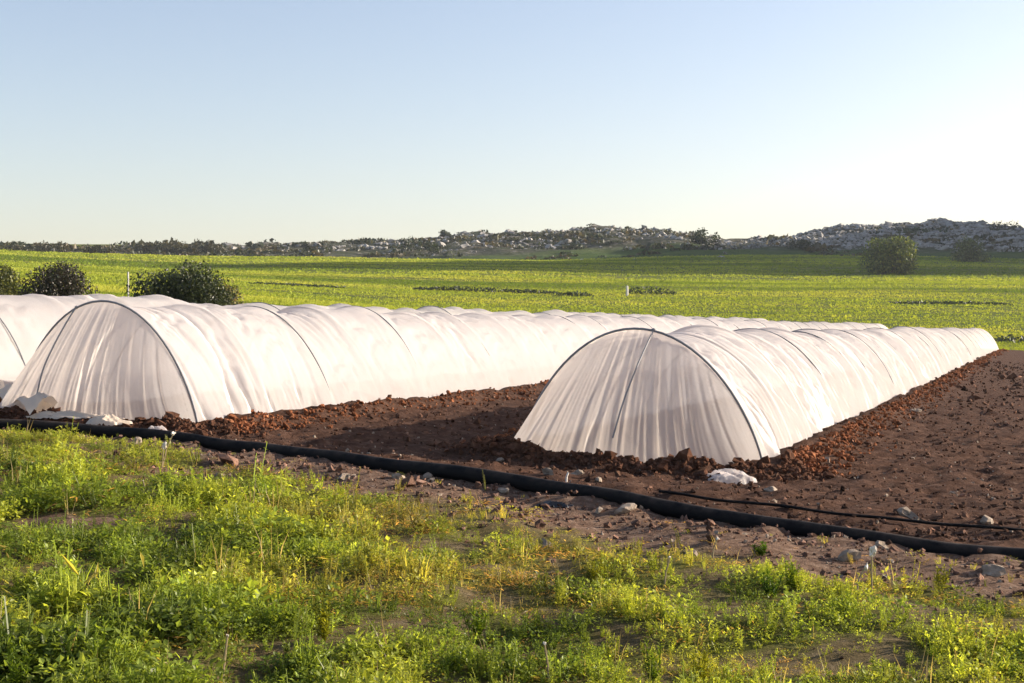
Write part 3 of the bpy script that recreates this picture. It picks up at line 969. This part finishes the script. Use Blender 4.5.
# loose skirt of the left tunnel running down to the pipe
p0 = on_ground(-14, 394); p1 = on_ground(44, 419)
nn = 40; a = np.linspace(0, 1, nn)[:, None]; b = np.linspace(-.5, .5, 14)[None]
cx = p0[0] + (p1[0] - p0[0]) * a; cy = p0[1] + (p1[1] - p0[1]) * a
wd = .42 - .12 * a
pxx = cx + b * wd * .8; pyy = cy + b * wd * .6
pzz = height(pxx, pyy) + .09 + .10 * (1 - (2 * b) ** 2) + .10 * np.abs(fbm(a * 2.2, b * 9, 3, 91) - .5) * 2 * .6
link_mesh('loose_skirt', np.stack([pxx, pyy, pzz], -1).reshape(-1, 3), grid_faces(nn, 14), M_CREAM, t2_root, True, loc=t2_base)

# ------------------------------------------------------------------ pipe and drip hose
def resample(P, n):
    d = np.concatenate([[0], np.cumsum(np.linalg.norm(np.diff(P[:, :2], axis=0), axis=1))])
    u = np.linspace(0, d[-1], n); Q = np.stack([np.interp(u, d, P[:, i]) for i in range(2)], -1)
    for _ in range(12): Q[1:-1] = (Q[:-2] + 2 * Q[1:-1] + Q[2:]) / 4
    return Q
Q = resample(PIPE, 220)
rad = .059
zz = height(Q[:, 0], Q[:, 1])
for _ in range(25): zz[1:-1] = (zz[:-2] + 2 * zz[1:-1] + zz[2:]) / 4
sink = .82 - .85 * sstep(.6, 3.0, Q[:, 0]) - .25 * sstep(-3.6, -2.6, Q[:, 0]) * sstep(-.6, -1.6, Q[:, 0])
V, Fa = tube(np.column_stack([Q, zz + rad * sink]), rad * (1 + .04 * (vnoise(np.arange(220) * .4, np.zeros(220), 3) - .5)), 18)
pb = np.array([Q[110, 0], Q[110, 1], zz[110]])
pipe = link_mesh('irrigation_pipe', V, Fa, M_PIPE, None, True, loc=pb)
tag(pipe, 'thick black irrigation pipe lying across the picture in front of the tunnels', 'pipe')
DP = np.array([on_ground(*p) for p in [(655, 492), (700, 498), (760, 508), (850, 518), (940, 526), (1024, 532), (1130, 541), (1300, 553)]])
Q2 = resample(DP, 90); Q2[:, 1] = np.polyval(np.polyfit(Q2[:, 0], Q2[:, 1], 2), Q2[:, 0]) - .06; z2 = height(Q2[:, 0], Q2[:, 1])
for _ in range(30): z2[1:-1] = (z2[:-2] + 2 * z2[1:-1] + z2[2:]) / 4
V, Fa = tube(np.column_stack([Q2, z2 + .035]), .011, 8)
hose = link_mesh('drip_hose', V, Fa, M_PIPE, None, True, loc=np.array([Q2[45, 0], Q2[45, 1], z2[45]]))
tag(hose, 'thin black drip hose on the soil just behind the thick pipe at right', 'hose')

# ------------------------------------------------------------------ clods, pebbles, stones
CL = [lump(1, 400 + i, .9) for i in range(8)]
CL0 = [lump(1, 400 + i, .9) for i in range(3)]
def add_lumps(A, r, x, y, sc, tint, sink=.2):
    z = height(x, y) + sc * (.5 - sink)
    n = len(x)
    for i, (TV, TF) in enumerate(CL):
        m = np.arange(n) % 8 == i
        P = np.stack([x[m], y[m], z[m]], -1); q = m.sum()
        R = rotm(r.uniform(0, 6.3, q), r.normal(0, .5, q), r.normal(0, .5, q))
        s3 = sc[m][:, None] * r.uniform(.7, 1.25, (q, 3))
        V, Fa = scatter(TV, TF, P, R, s3)
        A.add(V, Fa, np.repeat(tint[m], len(TV), 0))

def clods():
    r = np.random.default_rng(71); A = Acc()
    # along the tunnel feet
    for i, T in enumerate(TUN[:2]):
        n = 6000 if i == 0 else 3600
        tl = T['t0'] + (T['t1'] - T['t0']) * r.random(n) ** 2.6
        side = np.where(r.random(n) < .78, 1, -1)
        u = side * (T['W'] / 2 + .22 + np.abs(r.normal(0, .20, n)))
        x, y = xy(T['s'] + u, tl)
        sc = np.exp(r.normal(-3.98, .42, n)) * (1 + .25 * np.minimum((tl - T['t0']) / 20, 2))
        add_lumps(A, r, x, y, sc, np.array([2.3, 1.65, 1.15]) * np.exp(r.normal(0, .18, (n, 1))))  # orange tint raised to paint low sunlight onto the bank clods
        n = 2600
        a = r.uniform(0, np.pi, n); q = 1.08 + np.abs(r.normal(0, .16, n))
        x, y = xy(T['s'] + np.cos(a) * q * (T['W'] / 2 + .12), T['t0'] - np.sin(a) * q * (T['front'] + .04))
        sc = np.exp(r.normal(-3.95, .45, n))
        add_lumps(A, r, x, y, sc, np.array([1.2, 1.05, .95]) * np.exp(r.normal(0, .18, (n, 1))))
    # tilled plot
    n = 27000
    yy = 9 + 50 * r.random(n) ** 1.7; xx = yy * r.uniform(-.40, .44, n)
    m = (soil_mask(xx, yy) > .6)
    for T in TUN:
        u, v = tun_local(T, xx, yy); m &= ~((np.abs(u) < T['W'] / 2 + .1) & (v > -T['front']))
    m &= yy > pipe_y(xx) + .12
    xx, yy = xx[m], yy[m]; n = len(xx)
    sc = np.exp(r.normal(-4.3, .5, n)) * np.clip(yy / 16, .8, 2.4)
    add_lumps(A, r, xx, yy, sc, np.exp(r.normal(.2, .48, (n, 1))) * np.array([1., 1.02, 1.03]))
    # strip in front of the pipe
    n = 4500
    xx = r.uniform(-5.2, 4.6, n); yy = pipe_y(xx) - .1 - np.abs(r.normal(0, 1.3, n))
    m = (yy > 4.6) & (veg_mask(xx, yy) < .7)
    xx, yy = xx[m], yy[m]; n = len(xx)
    add_lumps(A, r, xx, yy, np.exp(r.normal(-4.5, .5, n)), np.exp(r.normal(.55, .3, (n, 1))) * np.array([1.05, 1.15, 1.25]))
    tag(A.build('soil_clods', M_CLOD), 'crumbly reddish soil clods banked along the tunnels and over the plot', None, kind='stuff')
clods()

def pebbles():
    r = np.random.default_rng(72); A = Acc()
    n = 1500
    yy = 7 + 16 * r.random(n) ** 1.3; xx = yy * r.uniform(-.40, .42, n)
    m = np.ones(n, bool)
    for T in TUN:
        u, v = tun_local(T, xx, yy); m &= ~((np.abs(u) < T['W'] / 2 + .3) & (v > -T['front'] - .2))
    pd = pipe_y(xx) - yy
    m &= (np.abs(pd) > .12) & ((soil_mask(xx, yy) > .5) | (veg_mask(xx, yy) < .4)) & (yy > 6)
    xx, yy = xx[m], yy[m]; n = len(xx)
    sc = np.exp(r.normal(-4.5, .45, n))
    add_lumps(A, r, xx, yy, sc, np.ones((n, 3)), .25)
    tag(A.build('pebbles', M_STONE), 'small pale limestone pebbles scattered over the soil', None, kind='stuff')
pebbles()

STONES = [
    (577, 475, .085, 'tan rounded stone behind the pipe, in front of the right tunnel'),
    (597, 482, .075, 'grey stone just right of the tan rounded stone behind the pipe'),
    (548, 474, .06, 'small pale stone left of the tan rounded stone behind the pipe'),
    (500, 462, .05, 'small pale stone on the soil at the left corner of the right tunnel'),
    (505, 492, .06, 'round pale stone touching the near side of the pipe in the centre'),
    (622, 511, .09, 'large pale stone on the near side of the pipe right of the black scrap'),
    (400, 478, .07, 'grey stone before the pipe, below the gap between the two tunnels'),
    (428, 478, .055, 'low grey stone right beside another before the pipe left of centre'),
    (346, 478, .08, 'flat grey stone at the edge of the weeds left of centre'),
    (908, 517, .10, 'largest pale stone on the tilled soil at right, behind the drip hose'),
    (985, 524, .07, 'pale stone on the soil behind the drip hose near the right edge'),
    (137, 443, .06, 'round grey stone beside the pipe near the dry seed-head stalk'),
    (850, 560, .075, 'pale stone in front of the pipe left of the white puffball stalk'),
    (880, 548, .06, 'small pale stone leaning on the near side of the pipe at right'),
    (990, 574, .08, 'grey stone at the weed edge near the right picture edge'),
    (770, 490, .055, 'small stone on the soil right of the crumpled white plastic lump'),
    (915, 412, .11, 'pale stone at the foot of the bank along the right tunnel'),
    (806, 533, .05, 'tiny white stone on the near side of the pipe, right of centre'),
    (690, 556, .07, 'grey stone among thin weeds below the pipe right of centre'),
    (545, 549, .06, 'pale stone among the orange dry weeds in the middle foreground'),
]
for i, (px, py, sz, lab) in enumerate(STONES):
    p = on_ground(px, py)
    TV, TF = lump(2, 500 + i, .2)
    o = link_mesh('stone', TV * np.array([1.2, .95, .7]) * sz * .9, TF, M_STONE, None, False)
    o.location = (p[0], p[1], p[2] + sz * .12); o.rotation_euler = (.3 * math.sin(i), .3 * math.cos(2 * i), i * 1.3)
    tag(o, lab, 'stone', 'stones near the pipe')
# short pale peg by the tan stone
p = on_ground(566, 482)
V, Fa = tube([(0, 0, -.05), (.004, 0, .04), (.018, 0, .075)], [.009, .009, .008], 7)
o = link_mesh('peg', V, Fa, M_POST); o.location = tuple(p)
tag(o, 'short pale peg standing in the soil beside the tan rounded stone', 'peg')

# ------------------------------------------------------------------ foreground weeds
LEAF5 = (np.array([[0, 0, 0], [.42, .30, .05], [1, 0, -.04], [.42, -.30, .05]]), np.array([[0, 1, 2], [0, 2, 3]]))
def leafset(r, P, yaw, pitch, L, wd):
    R = rotm(yaw, pitch, r.normal(0, .35, len(P)))
    sc = np.stack([L, L * wd, L], -1)
    return scatter(*LEAF5, P, R, sc)
def tpl_clover(r):
    n = r.integers(40, 56); a = r.uniform(0, 6.3, n); q = .085 * np.sqrt(r.random(n))
    h = .02 + .075 * (1 - (q / .09) ** 2) * r.uniform(.5, 1.1, n)
    P = np.stack([np.cos(a) * q, np.sin(a) * q, h], -1)
    return leafset(r, P, a + r.normal(0, .8, n), r.normal(-.25, .45, n), r.uniform(.014, .027, n), 1.1)
def tpl_upright(r, H=.2, n=None, ll=.045, wd=.55, branches=3):
    Vs = []; Fs = []; k = 0
    for b in range(branches):
        a0 = r.uniform(0, 6.3); off = np.array([math.cos(a0), math.sin(a0), 0])
        hh = H * r.uniform(.65, 1.05); top = off * r.uniform(.01, .06) + [0, 0, hh]
        V, Fa = tube([off * .005, (off * .005 + top) / 2 + off * .008, top], [.0028, .0022, .0015], 3)
        Fa = np.concatenate([Fa[:, [0, 1, 2]], Fa[:, [0, 2, 3]]]); Vs.append(V); Fs.append(Fa + k); k += len(V)
        m = n or r.integers(12, 20)
        u = np.sort(r.uniform(.12, 1, m)); P = off * .005 + (top - off * .005) * u[:, None]
        V, Fa = leafset(r, P, np.arange(m) * 2.4 + r.normal(0, .3, m), r.normal(-.55, .35, m), ll * (1.15 - .6 * u) * r.uniform(.7, 1.2, m), wd)
        Vs.append(V); Fs.append(Fa + k); k += len(V)
    return np.vstack(Vs), np.vstack(Fs)
def tpl_grass(r): return blade_tuft(r, 12, r.uniform(.06, .11), .007, .03, .06)
def tpl_straw(r): return blade_tuft(r, 4, r.uniform(.09, .17), .004, .03, .07)
def tpl_litter(r):
    n = 26; P = np.stack([r.normal(0, .07, n), r.normal(0, .07, n), r.uniform(.004, .03, n)], -1)
    return leafset(r, P, r.uniform(0, 6.3, n), r.normal(0, .35, n), r.uniform(.02, .06, n), .22)

def weeds():
    r = np.random.default_rng(81)
    kinds = [('clover', [tpl_clover(r) for _ in range(6)]), ('upright', [tpl_upright(r, .12, ll=.030, wd=.7) for _ in range(6)]),
             ('feather', [tpl_upright(r, .13, 26, .026, .42, 4) for _ in range(5)]), ('grass', [tpl_grass(r) for _ in range(6)]),
             ('straw', [tpl_straw(r) for _ in range(5)]), ('litter', [tpl_litter(r) for _ in range(4)])]
    kinds.append(('tall', [tpl_upright(r, .24, 22, .022, .5, 2) for _ in range(5)]))
    A = Acc(); n = 28000
    y = 4.5 + 10.2 * r.random(n) ** 1.15; x = y * r.uniform(-.42, .42, n)
    d = pipe_y(x) - y
    vm = veg_mask(x, y)
    left = sstep(1.0, -2.2, x)
    dry = sstep(.46, .64, fbm(x * .8 + 11, y * .9, 3, 85)) * (1 - .55 * left)
    edge = sstep(2.2, .4, d) * (1 - sstep(-1.8, -2.8, x))
    dry = np.clip(dry * 1.15 + .6 * edge + .12, 0, 1)
    keep = (d > .10) & (r.random(n) < np.clip(vm * (.68 + .32 * left) + .06 * (d > .3), 0, 1))
    x, y, d, vm, dry, left = (q[keep] for q in (x, y, d, vm, dry, left)); n = len(x)
    # choose kind
    w = np.stack([2.6 * (1 - .8 * dry) * (.8 + .6 * left), .9 * (1 - dry), 1.0 * (1 - .6 * dry), .16 + .2 * dry, .10 + .25 * dry, .3 + 1.2 * dry, .06 + 0 * dry], -1)
    w = w / w.sum(1, keepdims=True)
    kind = (r.random((n, 1)) > np.cumsum(w, 1)).sum(1).clip(0, 6)
    z = height(x, y)
    yel = fbm(x * 1.6, y * 1.6 + 5, 3, 87)
    g0 = np.array((.10, .155, .026)); g1 = np.array((.215, .29, .042)); g2 = np.array((.37, .42, .064)); dr = np.array((.52, .29, .12)); stw = np.array((.42, .33, .17))
    c = g0 + (g1 - g0) * sstep(.3, .48, yel)[:, None]
    c = c + (g2 - c) * (sstep(.46, .66, yel) * .9)[:, None]
    c = c + (dr - c) * (np.where(kind == 5, .85, .35 * dry) * r.uniform(.4, 1.1, n)).clip(0, 1)[:, None]
    c = np.where((kind == 4)[:, None], stw * r.uniform(.6, 1.1, (n, 1)), c)
    c = c * np.exp(r.normal(0, .22, (n, 1)))
    clump = fbm(x * 4.2 + 2, y * 3.0, 2, 53)
    size = np.exp(r.normal(-.50, .26, n)) * (.65 + .8 * sstep(.4, .68, clump)) * (.72 + .4 * left) * (.75 + .45 * sstep(0, 3, d))
    for ki, (nm, tpls) in enumerate(kinds):
        for ti, (TV, TF) in enumerate(tpls):
            m = np.nonzero(kind == ki)[0]; m = m[np.arange(len(m)) % len(tpls) == ti]
            if not len(m): continue
            P = np.stack([x[m], y[m], z[m] - .006], -1); q = len(m)
            R = rotm(r.uniform(0, 6.3, q), r.normal(0, .14, q), r.normal(0, .14, q))
            V, Fa = scatter(TV, TF, P, R, size[m])
            cc = np.repeat(c[m], len(TV), 0) * np.exp(r.normal(0, .16, (len(V) // 4 + 1, 1))).repeat(4, 0)[:len(V)]
            A.add(V, Fa, cc)
    tag(A.build('weeds', M_LEAF), 'mixed green and dry weeds and grasses of the rough foreground', None, kind='stuff')
    print('weeds', n, sum(len(f) for f in A.F))
weeds()

# single plants that stand out
def stalk(px, py, h, lean, label, head=.022, seed=0, n=1):
    p = on_ground(px, py); r = np.random.default_rng(seed)
    t = thing('dry_stalk', label, 'dry weed', p, 'pale stalks standing out of the weeds')
    for k in range(n):
        q = r.normal(0, .025, 2) * (k > 0); hh = h * (1 if k == 0 else r.uniform(.55, .85)); ln = lean if k == 0 else lean * r.uniform(-.5, 1)
        top = np.array([q[0] + ln, q[1], hh])
        V, Fa = tube([(q[0], q[1], -.03), (q[0] + ln * .35, q[1] + .01, hh * .5), top], [.0055, .0048, .0036], 6)
        link_mesh('stalk', V, Fa, M_STRAW).parent = t
        HV, HF = lump(2, 700 + seed + k, .9)
        hd = link_mesh('seed_head', HV * head * np.array([1, 1, 1.1]), HF, M_SEED); hd.parent = t; hd.location = tuple(top)
stalk(162, 466, .26, .09, 'pale dry stalks with seed heads leaning right beside the pipe at left', .024, 1, 2)
stalk(872, 590, .20, .0, 'upright stalk with a white puffball head in the right foreground', .024, 2)
stalk(856, 592, .13, .05, 'short leaning stalk with a pale head left of the white puffball', .016, 3)
stalk(712, 560, .12, .03, 'pale broken stalk before the pipe right of centre', .012, 4)
stalk(664, 588, .15, .03, 'thin straw stalk in the bare patch right of centre', .006, 5)
stalk(146, 500, .13, -.02, 'thick grey stem at the top edge of the left weeds', .006, 6)
stalk(222, 683, .17, .02, 'tan dry stem at the bottom edge, left of centre', .006, 7)
stalk(550, 690, .17, -.02, 'pale dry stem at the bottom edge, just right of centre', .006, 8)

def tall_weed(px, py, H, label, seed, col, wd=.55):
    p = on_ground(px, py); r = np.random.default_rng(seed)
    V, Fa = tpl_upright(r, H * .85, 34, .036, wd, 6)
    A = Acc(); A.add(V, Fa, np.array(col) * np.exp(r.normal(0, .2, (len(V) // 4 + 1, 1))).repeat(4, 0)[:len(V)])
    o = A.build('tall_weed', M_LEAF); o.location = (p[0], p[1], p[2] - .01)
    tag(o, label, 'weed', 'taller weeds in the foreground')
G1 = (.13, .19, .016); G2 = (.22, .23, .02); G3 = (.07, .13, .014)
tall_weed(598, 592, .22, 'upright yellow-green weed in the middle, alone above a bare patch', 1, G2)
tall_weed(655, 690, .24, 'bright green weed at the bottom edge right of centre', 2, G1)
tall_weed(791, 590, .20, 'leafy green weed rising above the weed edge below the pipe at right', 3, G1)
tall_weed(770, 598, .17, 'lower green weed just left of a leafy one at the right weed edge', 4, G3)
tall_weed(940, 590, .17, 'yellow-green weed near the right picture edge below the pipe', 5, G2)
tall_weed(700, 690, .22, 'yellow-green weed at the bottom edge in the right half', 6, G2)
tall_weed(20, 700, .28, 'bright green weed in the bottom left corner', 7, G1)
tall_weed(325, 640, .20, 'yellowish weed in the lower left middle of the foreground', 8, G2)
tall_weed(760, 556, .10, 'small green weed on the bare strip right beside the pipe', 9, G3)
tall_weed(475, 640, .20, 'green weed in the lower foreground just left of centre', 10, G1)

# ------------------------------------------------------------------ thin evening haze
me = bpy.data.meshes.new('haze')
x0, x1, y0, y1, z0, z1 = -2700, 2700, -480, 3150, -8, 115
hv = [(x, y, z) for z in (z0, z1) for y in (y0, y1) for x in (x0, x1)]
me.from_pydata(hv, [], [(0, 2, 3, 1), (4, 5, 7, 6), (0, 1, 5, 4), (2, 6, 7, 3), (0, 4, 6, 2), (1, 3, 7, 5)])
hm = bpy.data.materials.new('haze'); hm.use_nodes = True; hn = hm.node_tree; hn.nodes.clear()
ho = hn.nodes.new('ShaderNodeOutputMaterial'); pv = hn.nodes.new('ShaderNodeVolumePrincipled')
pv.inputs['Color'].default_value = (.80, .88, .98, 1); pv.inputs['Density'].default_value = 0.00015; pv.inputs['Anisotropy'].default_value = .2
hn.links.new(pv.outputs[0], ho.inputs['Volume'])
me.materials.append(hm)
haze = bpy.data.objects.new('haze', me); COL.objects.link(haze)
tag(haze, None, None, kind='stuff')
